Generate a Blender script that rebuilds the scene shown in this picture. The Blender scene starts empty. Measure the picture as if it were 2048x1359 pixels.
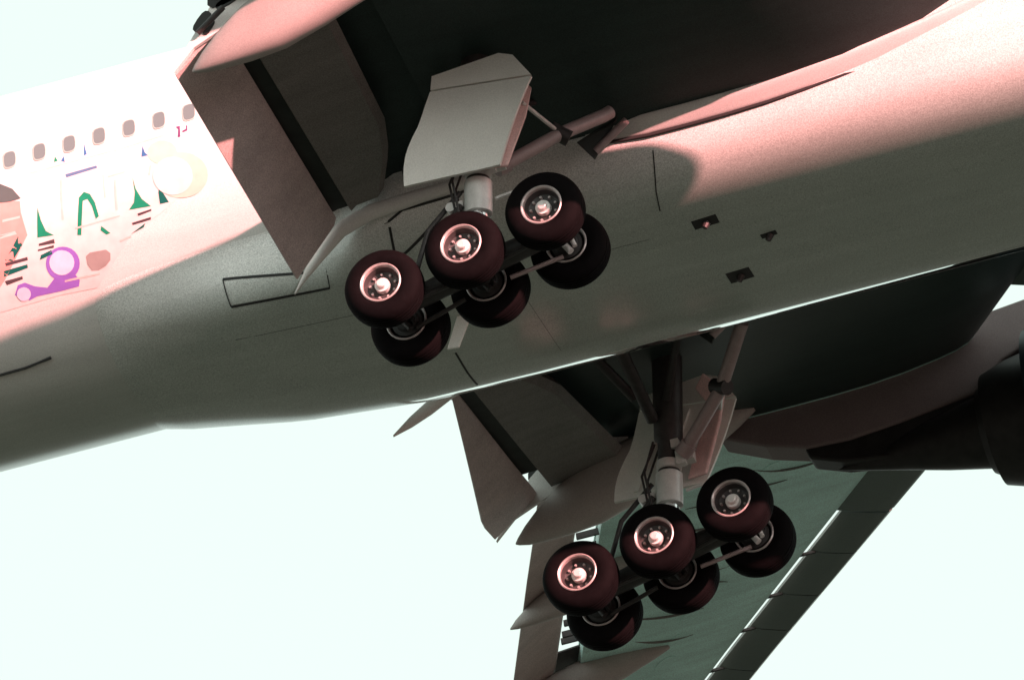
import bpy, bmesh, math, random
from mathutils import Vector, Matrix

random.seed(7)
C = bpy.context.scene.collection
scene = bpy.context.scene
rad = math.radians
H = 104.9                       # height of the wheel axles above the ground

# ---------------------------------------------------------------- camera
cam_d = bpy.data.cameras.new('camera')
cam = bpy.data.objects.new('camera', cam_d)
C.objects.link(cam)
cam_d.sensor_fit = 'HORIZONTAL'
cam_d.sensor_width = 36.0
cam_d.lens = 25203.8 * 36.0 / 2048.0
cam_d.clip_start = 1.0
cam_d.clip_end = 30000.0
rx = Vector((0.9478963, 0.2965536, -0.1163984))
uy = Vector((0.2452146, -0.4459193, 0.8608285))
fz = Vector((-0.2033775, 0.8445187, 0.4954046))
mw = Matrix((rx, uy, -fz)).transposed().to_4x4()
mw.translation = Vector((42.1773, -178.9285, H - 103.1941))
cam.matrix_world = mw
scene.camera = cam

# ---------------------------------------------------------------- sky, sun, exposure
SUN = Vector((1.45, -1.0, 0.32)).normalized()          # towards the sun
sun_el = math.asin(SUN.z)
sun_az = math.atan2(SUN.x, SUN.y)
world = bpy.data.worlds.new('World')
scene.world = world
world.use_nodes = True
nt = world.node_tree
nt.nodes.clear()
sky = nt.nodes.new('ShaderNodeTexSky')
sky.sky_type = 'NISHITA'
sky.sun_disc = False
sky.sun_elevation = sun_el
sky.sun_rotation = sun_az
sky.dust_density = 4.0
sky.air_density = 1.0
hs = nt.nodes.new('ShaderNodeHueSaturation')
hs.inputs['Saturation'].default_value = 0.10
mixn = nt.nodes.new('ShaderNodeMix')
mixn.data_type = 'RGBA'
mixn.inputs['Factor'].default_value = 0.55            # bright thin overcast with a little of the clear sky left
mixn.inputs['B'].default_value = (5.75, 7.0, 6.35, 1)
bg = nt.nodes.new('ShaderNodeBackground')
bg.inputs['Strength'].default_value = 0.0695
wo = nt.nodes.new('ShaderNodeOutputWorld')
nt.links.new(sky.outputs[0], hs.inputs['Color'])
nt.links.new(hs.outputs[0], mixn.inputs['A'])
nt.links.new(mixn.outputs['Result'], bg.inputs['Color'])
nt.links.new(bg.outputs[0], wo.inputs['Surface'])

sun_d = bpy.data.lights.new('sun', 'SUN')
sun_d.energy = 5.0
sun_d.angle = rad(0.6)
sun_d.color = (1.0, 0.40, 0.38)
sun = bpy.data.objects.new('sun', sun_d)
C.objects.link(sun)
sun.rotation_euler = SUN.to_track_quat('Z', 'Y').to_euler()
sun.location = (0, 0, H + 60)

vs = scene.view_settings
vs.view_transform = 'Standard'
vs.look = 'None'
vs.gamma = 1.0
vs.use_curve_mapping = False
vs.exposure = 1.65

# ---------------------------------------------------------------- materials
def mat(name, col, rough=0.5, metal=0.0, var=0.0, scale=3.0, grain=0.0, bump=0.0, streak=0.0, spec=None):
    m = bpy.data.materials.new(name)
    m.use_nodes = True
    t = m.node_tree
    b = t.nodes['Principled BSDF']
    b.inputs['Base Color'].default_value = (*col, 1)
    b.inputs['Roughness'].default_value = rough
    b.inputs['Metallic'].default_value = metal
    if spec is not None:
        b.inputs['Specular IOR Level'].default_value = spec
    tc = t.nodes.new('ShaderNodeTexCoord')
    last = None
    if var or grain or streak:
        last = (*col, 1)
        def mul(fac_out, lo, hi):
            nonlocal last
            mr = t.nodes.new('ShaderNodeMapRange')
            mr.inputs['From Min'].default_value = 0.3
            mr.inputs['From Max'].default_value = 0.7
            mr.inputs['To Min'].default_value = lo
            mr.inputs['To Max'].default_value = hi
            t.links.new(fac_out, mr.inputs['Value'])
            mx = t.nodes.new('ShaderNodeMix')
            mx.data_type = 'RGBA'
            mx.blend_type = 'MULTIPLY'
            mx.inputs['Factor'].default_value = 1.0
            if isinstance(last, tuple):
                mx.inputs['A'].default_value = last
            else:
                t.links.new(last, mx.inputs['A'])
            t.links.new(mr.outputs[0], mx.inputs['B'])
            last = mx.outputs['Result']
        def noise(sc, det, stretch=None):
            n = t.nodes.new('ShaderNodeTexNoise')
            n.inputs['Scale'].default_value = sc
            n.inputs['Detail'].default_value = det
            if stretch:
                mp = t.nodes.new('ShaderNodeMapping')
                mp.inputs['Scale'].default_value = stretch
                t.links.new(tc.outputs['Object'], mp.inputs['Vector'])
                t.links.new(mp.outputs[0], n.inputs['Vector'])
            else:
                t.links.new(tc.outputs['Object'], n.inputs['Vector'])
            return n.outputs['Fac']
        if var:
            mul(noise(scale, 5), 1 - var, 1 + var * 0.4)
        if streak:
            mul(noise(2.2, 4, (0.16, 1.6, 1.6)), 1 - streak, 1 + streak * 0.3)
        if grain:
            mul(noise(46.0, 3), 1 - grain, 1 + grain)
        t.links.new(last, b.inputs['Base Color'])
    if bump:
        n = t.nodes.new('ShaderNodeTexNoise')
        n.inputs['Scale'].default_value = 60
        t.links.new(tc.outputs['Object'], n.inputs['Vector'])
        bp = t.nodes.new('ShaderNodeBump')
        bp.inputs['Strength'].default_value = bump
        bp.inputs['Distance'].default_value = 0.01
        t.links.new(n.outputs['Fac'], bp.inputs['Height'])
        t.links.new(bp.outputs[0], b.inputs['Normal'])
    return m

M = {
 'white':   mat('white_paint', (.80, .79, .77), .22, var=.06, scale=.9, grain=.10, streak=.08, spec=.5),
 'belly':   mat('belly_paint', (.50, .495, .48), .2, var=.10, scale=.9, grain=.2, streak=.16, spec=.55),
 'wing_in': mat('inboard_wing_shade_paint', (.030, .046, .044), .4, var=.12, scale=.7, grain=.3, streak=.14, spec=.2),  # shade under the near wing put into this near-black colour
 'wing':    mat('wing_teal_lit_paint', (.60, .90, .85), .5, var=.12, scale=.7, grain=.24, streak=.14, spec=.25),  # teal light under the far wing put into this colour
 'flapm':   mat('main_flap_dark_grey_paint', (.20, .19, .18), .55, var=.12, scale=1.2, grain=.28, streak=.14, spec=.2),
 'pylon':   mat('pylon_brown_grey_paint', (.18, .142, .142), .55, var=.1, scale=1.2, grain=.14, spec=.2),
 'canoe':   mat('flap_fairing_paint', (.42, .375, .36), .5, var=.08, scale=1.2, grain=.12, spec=.25),
 'flap':    mat('flap_grey_paint', (.48, .40, .385), .5, var=.12, scale=1.2, grain=.28, streak=.14, spec=.25),
 'fairing': mat('fairing_paint', (.74, .71, .69), .45, var=.08, scale=1.2, grain=.10, spec=.3),
 'slat':    mat('slat_metal_paint', (.13, .16, .15), .5, .2, var=.08, scale=1.0, grain=.1),
 'door':    mat('door_paint', (.84, .84, .80), .4, var=.06, scale=1.5, grain=.08, spec=.25),
 'navy':    mat('navy_cowl_paint', (.012, .022, .028), .5, var=.2, scale=1.0),
 'nozzle':  mat('burnt_nozzle_metal', (.035, .032, .032), .5, .6, var=.3, scale=4),
 'steel':   mat('gear_steel_paint', (.72, .70, .68), .35, .15, var=.12, scale=6, grain=.08),
 'chrome':  mat('oleo_chrome', (.75, .75, .75), .18, 1.0),
 'darkst':  mat('dark_gear_metal', (.045, .04, .04), .5, .3, var=.3, scale=8),
 'rubber':  mat('tyre_rubber', (.004, .003, .0034), .8, var=.25, scale=9, bump=.12, spec=.06),
 'web':     mat('wheel_web_metal', (.05, .045, .045), .5, .2, var=.3, scale=9),
 'rim':     mat('wheel_rim_metal', (.50, .44, .43), .38, .3, var=.2, scale=9),
 'hub':     mat('hub_cap_metal', (.75, .72, .70), .38, .2, var=.1, scale=12),
 'brake':   mat('brake_carbon', (.03, .028, .028), .7),
 'bay':     mat('bay_shade_paint', (.022, .026, .024), .7, var=.4, scale=3),  # shade inside the open bays put into a near-black colour
 'seam':    mat('seam_sealant', (.02, .02, .02), .7),
 'glass':   mat('window_glass', (.15, .19, .195), .12, spec=.6),
 'brace':   mat('brace_grey_paint', (.36, .28, .28), .4, .1, var=.12, scale=6, grain=.08),
 'sky_mirror':    mat('sky_mirror_metal', (.93, .95, .94), .05, 1.0),
 'salmon':  mat('salmon_sunlit_paint', (.86, .58, .56), .4, var=.12, scale=3, grain=.14),  # pink sunlight on the gear door put into the colour
 'lens':    mat('lamp_lens', (.85, .9, .9), .08, spec=.8),
 'ground':  mat('airfield_grass', (.033, .058, .045), .95, var=.35, scale=.05),
}
# underside shade put into the colour: grey-green below, fading to white up the sides
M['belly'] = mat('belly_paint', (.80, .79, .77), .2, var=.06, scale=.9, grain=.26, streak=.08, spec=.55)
for _k in ('white', 'belly'):
    _t = M[_k].node_tree
    _b = _t.nodes['Principled BSDF']
    _src = _b.inputs['Base Color'].links[0].from_socket
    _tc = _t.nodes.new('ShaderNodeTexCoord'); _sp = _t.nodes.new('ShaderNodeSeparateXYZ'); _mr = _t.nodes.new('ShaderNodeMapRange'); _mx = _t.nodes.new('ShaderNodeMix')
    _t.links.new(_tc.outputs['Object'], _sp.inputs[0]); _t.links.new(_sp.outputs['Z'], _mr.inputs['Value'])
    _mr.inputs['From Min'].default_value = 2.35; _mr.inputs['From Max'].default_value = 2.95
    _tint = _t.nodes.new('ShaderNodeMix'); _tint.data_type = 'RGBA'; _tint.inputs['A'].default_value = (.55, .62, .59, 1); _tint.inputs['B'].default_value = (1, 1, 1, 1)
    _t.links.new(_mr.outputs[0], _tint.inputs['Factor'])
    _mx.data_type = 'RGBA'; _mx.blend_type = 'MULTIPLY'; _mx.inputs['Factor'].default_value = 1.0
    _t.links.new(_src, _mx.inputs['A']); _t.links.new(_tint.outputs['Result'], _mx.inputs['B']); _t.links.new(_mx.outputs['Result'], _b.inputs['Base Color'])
DEC = {'blush': (.80, .70, .69), 'peach': (.83, .62, .52), 'rose': (.80, .36, .33), 'charcoal': (.10, .12, .12),
       'slate': (.12, .19, .34), 'green': (.012, .27, .15), 'bottle': (.008, .12, .10), 'blue': (.05, .16, .36),
       'dark': (.09, .06, .07), 'taupe': (.36, .31, .30), 'faint': (.80, .58, .55), 'plum': (.20, .05, .16), 'violet': (.30, .15, .58), 'lilac': (.80, .66, .84)}
for k, v in DEC.items():
    M['print_' + k] = mat('livery_print_' + k, v, .4, var=.10, scale=5, spec=.3)

# ---------------------------------------------------------------- helpers
def link(name, me, m, parent=None, smooth=True, angle=35):
    if m is not None and not me.materials:
        me.materials.append(m)
    if smooth:
        me.shade_smooth()
        me.set_sharp_from_angle(angle=rad(angle))
    o = bpy.data.objects.new(name, me)
    C.objects.link(o)
    if parent is not None:
        o.parent = parent
    return o

def mesh(name, V, F, m, parent=None, smooth=True, angle=35, recalc=True):
    me = bpy.data.meshes.new(name)
    me.from_pydata([tuple(v) for v in V], [], F)
    if recalc:
        bm = bmesh.new(); bm.from_mesh(me)
        bmesh.ops.recalc_face_normals(bm, faces=bm.faces)
        bm.to_mesh(me); bm.free()
    me.update()
    return link(name, me, m, parent, smooth, angle)

class MB:
    """collects closed shapes into one mesh"""
    def __init__(s): s.V = []; s.F = []
    def add(s, V, F):
        n = len(s.V); s.V += [Vector(v) for v in V]; s.F += [tuple(i + n for i in f) for f in F]; return s
    def loft(s, rings, cap=True, closed=True):
        n = len(rings[0]); V = [p for r in rings for p in r]; F = []
        for i in range(len(rings) - 1):
            for j in range(n if closed else n - 1):
                k = (j + 1) % n
                F.append((i*n + j, i*n + k, (i+1)*n + k, (i+1)*n + j))
        if cap:
            F.append(tuple(range(n - 1, -1, -1))); F.append(tuple((len(rings)-1)*n + j for j in range(n)))
        return s.add(V, F)
    def tube(s, pts, r, n=14, cap=True):
        pts = [Vector(p) for p in pts]
        rs = r if isinstance(r, (list, tuple)) else [r] * len(pts)
        rings = []
        for i, p in enumerate(pts):
            a = pts[max(0, i-1)]; b = pts[min(len(pts)-1, i+1)]
            d = (b - a).normalized()
            u = d.orthogonal().normalized() if i == 0 else (u - d * u.dot(d)).normalized()
            w = d.cross(u)
            rings.append([p + (u*math.cos(2*math.pi*j/n) + w*math.sin(2*math.pi*j/n)) * rs[i] for j in range(n)])
        return s.loft(rings, cap)
    def box(s, c, d, rot=None):
        V = [Vector((x*d[0]/2, y*d[1]/2, z*d[2]/2)) for x in (-1,1) for y in (-1,1) for z in (-1,1)]
        if rot is not None: V = [rot @ v for v in V]
        V = [v + Vector(c) for v in V]
        return s.add(V, [(0,1,3,2),(4,6,7,5),(0,4,5,1),(2,3,7,6),(0,2,6,4),(1,5,7,3)])
    def slab(s, poly, off):
        n = len(poly); V = [Vector(p) for p in poly] + [Vector(p) + Vector(off) for p in poly]
        return s.add(V, [tuple(range(n)), tuple(range(2*n-1, n-1, -1))] + [(i, i+n, (i+1)%n+n, (i+1)%n) for i in range(n)])
    def lathe(s, prof, c, n=48, axis='y'):
        """prof: closed list of (along, radius)"""
        rings = []
        for j in range(n):
            a = 2*math.pi*j/n
            ring = []
            for (t, r) in prof:
                if axis == 'y': ring.append(Vector(c) + Vector((r*math.cos(a), t, r*math.sin(a))))
                else: ring.append(Vector(c) + Vector((t, r*math.cos(a), r*math.sin(a))))
            rings.append(ring)
        rings.append(rings[0])
        k = len(prof)
        V = [p for r in rings[:-1] for p in r]; F = []
        for i in range(n):
            for j in range(k):
                a = i*k + j; b = i*k + (j+1)%k; i2 = (i+1)%n
                F.append((a, b, i2*k + (j+1)%k, i2*k + j))
        return s.add(V, F)
    def build(s, name, m, parent=None, smooth=True, angle=35):
        return mesh(name, s.V, s.F, m, parent, smooth, angle)

def interp(x, xs, ys):
    if x <= xs[0]: return ys[0]
    for i in range(len(xs)-1):
        if x <= xs[i+1]:
            return ys[i] + (ys[i+1]-ys[i]) * (x-xs[i]) / (xs[i+1]-xs[i])
    return ys[-1]

def bevel(o, w=0.015, seg=2):
    md = o.modifiers.new('bevel', 'BEVEL'); md.width = w; md.segments = seg; md.limit_method = 'ANGLE'; md.angle_limit = rad(40)
    return o
def lab(o, text): o['label'] = text; return o

# ---------------------------------------------------------------- ground
gv = MB()
N = 40; S = 20000.0
GV = []; GF = []
for i in range(N+1):
    for j in range(N+1):
        u = (i/N*2-1); v = (j/N*2-1)
        GV.append((u*abs(u)*S, v*abs(v)*S, 0.0))
for i in range(N):
    for j in range(N):
        a = i*(N+1)+j; GF.append((a, a+N+1, a+N+2, a+1))
g = mesh('ground', GV, GF, M['ground'], None, smooth=False)
g['kind'] = 'structure'
g['label'] = 'dark grassy airfield ground under the airliner'

# ---------------------------------------------------------------- the airliner
plane = bpy.data.objects.new('airliner', None)
C.objects.link(plane)
plane.location = (0, 0, H)
plane['label'] = 'white twin-engine airliner overhead with six-wheel landing gear and flaps down'
plane['category'] = 'airliner'
CZ = 5.37; RF = 3.10

# --- fuselage: round tube from tail cone to nose
def fus(x):
    """radius and centre height"""
    if x > 25:
        t = min(1, (x-25)/12.2); r = RF * math.sqrt(max(0.0, 1 - t**2.2)) ; return max(r, .03), CZ - .9*t**2
    if x < -14:
        t = min(1, (-14-x)/22.8); return max(RF * (1 - t**1.6), .12), CZ + 2.0*t**1.7
    return RF, CZ
xs = [37.2,37.1,36.8,36.2,35.4,34.4,33,31,28.5,25] + [25-i*1.5 for i in range(1,20)] + [-5,-6.5,-8,-9.5,-11,-12.5,-14,-17,-20,-23,-26,-29,-32,-34.5,-36.2,-36.8]
rings = []
for x in xs:
    r, c = fus(x)
    rings.append([Vector((x, r*math.sin(2*math.pi*j/120), c + r*math.cos(2*math.pi*j/120))) for j in range(120)])
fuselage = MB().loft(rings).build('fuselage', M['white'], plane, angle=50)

def skin(x, ang, off=0.0):
    """point on the starboard fuselage skin; ang degrees above the horizon line"""
    r, c = fus(x); a = rad(ang)
    return Vector((x, -(r+off)*math.cos(a), c + (r+off)*math.sin(a)))

# cabin windows, both sides
wv = []; 
def rrect(w, h, n=16, p=3.2):
    out = []
    for i in range(n):
        a = 2*math.pi*i/n; ca, sa = math.cos(a), math.sin(a)
        out.append((w*math.copysign(abs(ca)**(2/p), ca), h*math.copysign(abs(sa)**(2/p), sa)))
    return out
frame_me = pane_me = None
def window_mesh(side):
    """frame ring and pane in local coordinates, origin on the skin, local y outwards"""
    fo = rrect(.125, .185); fi = rrect(.105, .165)
    V = []; F = []
    n = len(fo)
    for (lst, d) in ((fo, -.02), (fo, .010), (fi, .013), (fi, -.02)):
        V += [(x, d, z) for x, z in lst]
    for k in range(3):
        for j in range(n): F.append((k*n+j, k*n+(j+1)%n, (k+1)*n+(j+1)%n, (k+1)*n+j))
    PV = [(x, .011, z) for x, z in fi] + [(x, -.02, z) for x, z in fi]
    PF = [tuple(range(n)), tuple(range(2*n-1, n-1, -1))] + [(i, (i+1)%n, (i+1)%n+n, i+n) for i in range(n)]
    return V, F, PV, PF
V, F, PV, PF = window_mesh(1)
wx0 = -8.40; k = 0
for i in range(-38, 62):
    x = wx0 + i*.535
    if not (-24 < x < 24): continue
    for s in (-1, 1):
        a = 8.8
        p = skin(x, a); p.y *= -s if s > 0 else 1
        if s > 0: p.y = abs(p.y)
        if frame_me is None:
            w = mesh('window', V, F, M['white'], fuselage); frame_me = w.data
            PV2 = PV
            pane_data = bpy.data.meshes.new('window_pane'); pane_data.from_pydata(PV, [], PF); pane_data.materials.append(M['glass']); pane_data.update()
        else:
            w = bpy.data.objects.new('window', frame_me); C.objects.link(w); w.parent = fuselage
        # local y outwards: starboard faces -y
        rot = Matrix.Rotation(rad(180), 4, 'Z') @ Matrix.Rotation(rad(-a if s < 0 else -a), 4, 'X') if False else None
        if s < 0:
            w.rotation_euler = (rad(a), 0, rad(180))
        else:
            w.rotation_euler = (rad(a), 0, 0)
        w.location = p
        # the pane is one mesh with its frame's hole filled: second material slot would hide it, so it is its own piece
        g_ = bpy.data.objects.new('window_pane', pane_data); C.objects.link(g_); g_.parent = fuselage
        g_.rotation_euler = w.rotation_euler; g_.location = p

# livery print on the starboard side
LIVERY = [
    ('painted_panel', 'blush', 0, [(-10.022, 49.2), (-8.148, 43.2), (-6.854, 39.4), (-5.616, 25.6), (-5.132, 7.4), (-4.945, -6.4), (-4.843, -12.0), (-5.860, -21.8), (-6.529, -26.7), (-6.968, -34.3), (-7.325, -39.9), (-7.984, -39.2), (-9.068, -39.7), (-10.308, -38.7)]),
    ('painted_cloud', 'rose', 1, [(-9.868, 0.7), (-8.301, -7.0), (-8.315, -10.8), (-8.276, -18.4), (-8.581, -25.1), (-8.833, -30.3), (-9.067, -34.0), (-10.225, -33.4)]),
    ('painted_cap', 'charcoal', 2, [(-9.847, 5.3), (-8.609, 0.7), (-8.402, -2.2), (-8.277, -6.2), (-8.476, -6.4), (-9.882, -2.0)]),
    ('painted_stripe', 'slate', 1, [(-7.450, -2.0), (-6.894, -1.8), (-6.882, -2.7), (-7.440, -3.2)]),
    ('painted_arch', 'green', 1, [(-7.429, -22.4), (-7.277, -10.9), (-7.176, -9.5), (-7.079, -10.7), (-7.019, -13.8), (-6.996, -18.4), (-7.058, -19.0), (-7.082, -14.7), (-7.137, -12.1), (-7.219, -12.3), (-7.362, -22.8)]),
    ('painted_arch', 'green', 1, [(-6.990, -21.6), (-6.865, -24.5), (-6.939, -24.6), (-7.022, -22.8)]),
    ('painted_spire', 'green', 1, [(-6.304, -9.0), (-6.279, -13.0), (-6.209, -16.6), (-6.081, -19.5), (-6.467, -18.9), (-6.357, -17.0), (-6.307, -14.0)]),
    ('painted_spire', 'green', 1, [(-8.018, -10.6), (-7.996, -14.9), (-7.948, -18.7), (-7.827, -20.6), (-8.115, -20.0)]),
    ('painted_spire', 'bottle', 1, [(-5.839, -11.8), (-5.831, -16.3), (-5.763, -19.7), (-5.922, -19.6), (-5.908, -15.9)]),
    ('painted_spire', 'bottle', 1, [(-8.443, -18.1), (-8.397, -21.1), (-8.627, -25.2), (-8.752, -24.4), (-8.610, -21.7)]),
    ('painted_spire', 'blue', 1, [(-6.056, 0.8), (-6.026, -1.7), (-5.981, -3.0), (-6.097, -2.9)]),
    ('painted_spire', 'blue', 1, [(-7.072, 7.7), (-7.037, 3.1), (-7.092, 2.8)]),
    ('painted_spire', 'blue', 1, [(-7.442, 4.7), (-7.435, 2.3), (-7.502, 3.2)]),
    ('painted_spire', 'green', 1, [(-7.600, 5.5), (-7.555, 3.5), (-7.627, 3.3)]),
    ('painted_band', 'dark', 1, [(-6.336, -20.7), (-6.084, -20.4), (-6.091, -21.0), (-6.329, -21.5)]),
    ('painted_band', 'dark', 1, [(-6.465, -23.1), (-6.122, -22.8), (-6.131, -23.6), (-6.456, -23.8)]),
    ('painted_band', 'bottle', 1, [(-6.446, -25.8), (-6.238, -24.2), (-6.279, -25.3), (-6.525, -26.4)]),
    ('painted_band', 'dark', 1, [(-8.112, -22.0), (-7.841, -21.8), (-7.840, -23.1), (-8.121, -22.7)]),
    ('painted_band', 'dark', 1, [(-8.152, -23.7), (-7.864, -23.6), (-7.874, -24.4), (-8.158, -24.2)]),
    ('painted_band', 'bottle', 1, [(-8.123, -25.6), (-7.926, -24.9), (-7.925, -26.2), (-8.160, -27.0)]),
    ('painted_band', 'dark', 1, [(-8.762, -25.2), (-8.358, -25.1), (-8.362, -26.1), (-8.757, -26.2)]),
    ('painted_band', 'bottle', 1, [(-8.811, -27.5), (-8.387, -27.3), (-8.393, -28.4), (-8.836, -29.3)]),
    ('painted_band', 'dark', 1, [(-8.837, -30.6), (-8.522, -30.5), (-8.526, -31.4), (-8.821, -32.0)]),
    ('painted_bush', 'taupe', 1, [(-7.371, -29.5), (-7.289, -28.7), (-7.149, -28.9), (-7.008, -29.1), (-6.948, -30.5), (-6.979, -32.6), (-7.081, -34.0), (-7.216, -34.7), (-7.335, -34.3), (-7.383, -32.1)]),
    ('painted_mark', 'plum', 2, [(-5.439, 4.5), (-5.367, 4.5), (-5.379, 0.5), (-5.424, 0.5), (-5.400, 3.4)]),
    ('painted_mark', 'plum', 2, [(-5.333, 2.4), (-5.260, 2.8), (-5.263, 3.9), (-5.236, 4.0), (-5.245, 2.1), (-5.327, 1.8)]),
    ('painted_line', 'faint', 1, [(-8.064, 2.0), (-6.585, 2.2), (-6.579, 1.7), (-8.058, 1.4)]),
    ('painted_line', 'faint', 1, [(-6.559, 2.1), (-5.642, 3.0), (-5.636, 2.4), (-6.553, 1.5)]),
    ('painted_line', 'faint', 1, [(-7.444, -20.0), (-6.637, -19.7), (-6.634, -20.2), (-7.441, -20.5)]),
    ('painted_line', 'faint', 1, [(-6.729, -6.3), (-6.415, -6.2), (-6.411, -6.7), (-6.724, -6.9)]),
    ('painted_line', 'faint', 1, [(-6.628, -8.2), (-6.592, -8.2), (-6.654, -18.0), (-6.689, -18.0)]),
    ('painted_line', 'faint', 1, [(-7.558, -3.4), (-7.522, -3.5), (-7.604, -16.7), (-7.640, -16.7)]),
    ('painted_line', 'faint', 1, [(-6.812, -5.5), (-6.785, -5.5), (-6.816, -13.1), (-6.843, -13.2)]),
    ('painted_line', 'faint', 1, [(-5.970, -6.4), (-5.945, -6.5), (-5.998, -9.7), (-6.023, -9.5)]),
    ('painted_line', 'faint', 1, [(-6.734, -27.3), (-6.529, -26.7), (-6.529, -27.3), (-6.734, -28.0)]),
    ('painted_line', 'faint', 1, [(-8.655, -11.6), (-8.343, -11.8), (-8.349, -12.5), (-8.662, -12.4)]),
    ('painted_line', 'faint', 1, [(-8.744, -16.2), (-8.475, -16.2), (-8.451, -17.3), (-8.758, -17.4)]),
    ('painted_line', 'faint', 1, [(-7.829, -35.0), (-7.211, -35.5), (-7.220, -36.1), (-7.838, -35.6)]),
    ('painted_cloud', 'peach', 1, [(-5.011, -14.5), (-5.039, -16.1), (-5.089, -17.4), (-5.159, -18.5), (-5.244, -19.3), (-5.340, -19.7), (-5.443, -19.7), (-5.546, -19.4), (-5.645, -18.8), (-5.736, -17.8), (-5.813, -16.5), (-5.874, -15.0), (-5.914, -13.4), (-5.933, -11.7), (-5.929, -10.0), (-5.903, -8.4), (-5.856, -7.0), (-5.789, -5.8), (-5.707, -5.0), (-5.612, -4.5), (-5.510, -4.4), (-5.405, -4.8), (-5.303, -5.5), (-5.210, -6.5), (-5.130, -7.9), (-5.067, -9.4), (-5.025, -11.1), (-5.006, -12.8)]),
    ('painted_cloud', 'peach', 1, [(-5.466, -4.6), (-5.492, -5.9), (-5.546, -6.9), (-5.622, -7.4), (-5.710, -7.5), (-5.799, -7.0), (-5.879, -6.1), (-5.941, -4.9), (-5.977, -3.4), (-5.983, -1.9), (-5.958, -0.6), (-5.906, 0.5), (-5.831, 1.0), (-5.744, 1.1), (-5.653, 0.6), (-5.571, -0.4), (-5.508, -1.7), (-5.472, -3.1)]),
    ('painted_dot', 'blush', 2, [(-5.268, -13.6), (-5.296, -15.1), (-5.345, -16.3), (-5.412, -17.3), (-5.493, -17.9), (-5.581, -18.1), (-5.671, -17.9), (-5.756, -17.3), (-5.831, -16.3), (-5.891, -15.0), (-5.933, -13.5), (-5.952, -11.9), (-5.949, -10.2), (-5.924, -8.7), (-5.877, -7.4), (-5.812, -6.3), (-5.733, -5.7), (-5.645, -5.5), (-5.555, -5.7), (-5.468, -6.4), (-5.390, -7.4), (-5.328, -8.8), (-5.285, -10.3), (-5.265, -12.0)]),
    ('painted_ring', 'violet', 1, [(-7.504, -31.2), (-7.533, -32.5), (-7.580, -33.6), (-7.641, -34.5), (-7.712, -35.0), (-7.789, -35.2), (-7.865, -35.0), (-7.935, -34.5), (-7.996, -33.7), (-8.042, -32.6), (-8.072, -31.3), (-8.083, -29.9), (-8.074, -28.6), (-8.046, -27.3), (-8.000, -26.2), (-7.941, -25.3), (-7.871, -24.8), (-7.795, -24.6), (-7.718, -24.8), (-7.647, -25.3), (-7.584, -26.1), (-7.536, -27.2), (-7.505, -28.5), (-7.494, -29.9)]),
    ('painted_dot', 'lilac', 2, [(-7.592, -30.5), (-7.619, -31.6), (-7.664, -32.5), (-7.722, -33.1), (-7.789, -33.4), (-7.856, -33.3), (-7.918, -32.8), (-7.968, -32.0), (-8.002, -30.9), (-8.017, -29.8), (-8.011, -28.5), (-7.984, -27.4), (-7.940, -26.5), (-7.882, -25.9), (-7.817, -25.6), (-7.749, -25.8), (-7.687, -26.3), (-7.635, -27.1), (-7.600, -28.1), (-7.585, -29.3)]),
    ('painted_ring', 'violet', 1, [(-8.733, -35.6), (-8.637, -32.8), (-8.508, -32.6), (-8.357, -34.5), (-8.156, -35.9), (-7.984, -33.5), (-7.634, -34.0), (-7.579, -36.2), (-7.624, -38.0), (-7.964, -38.0), (-8.363, -37.7), (-8.507, -38.3)]),
    ('painted_dot', 'lilac', 2, [(-8.461, -36.6), (-8.483, -37.3), (-8.519, -37.9), (-8.565, -38.2), (-8.612, -38.1), (-8.654, -37.8), (-8.684, -37.1), (-8.699, -36.3), (-8.695, -35.5), (-8.673, -34.7), (-8.638, -34.1), (-8.593, -33.9), (-8.546, -33.9), (-8.503, -34.3), (-8.472, -34.9), (-8.458, -35.7)]),
]
def patch(name, colour, layer, poly):
    bm = bmesh.new()
    vs_ = [bm.verts.new((x, a*math.pi/180*RF, 0)) for x, a in poly]
    try:
        f = bm.faces.new(vs_)
    except ValueError:
        bm.free(); return
    bmesh.ops.triangulate(bm, faces=bm.faces[:])
    for _ in range(3):
        big = [e for e in bm.edges if e.calc_length() > .22]
        if not big: break
        bmesh.ops.subdivide_edges(bm, edges=big, cuts=1 if max(e.calc_length() for e in big) < .6 else 3, use_grid_fill=True)
        bmesh.ops.triangulate(bm, faces=[f for f in bm.faces if len(f.verts) > 4])
    for v in bm.verts:
        v.co = skin(v.co.x, v.co.y/RF*180/math.pi, .004 + .003*layer)
    for f in bm.faces:
        f.normal_update()
        if f.normal.y > 0: f.normal_flip()
    me = bpy.data.meshes.new(name); bm.to_mesh(me); bm.free()
    link(name, me, M['print_'+colour], fuselage, True, 60)
for it in LIVERY: patch(*it)

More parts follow.
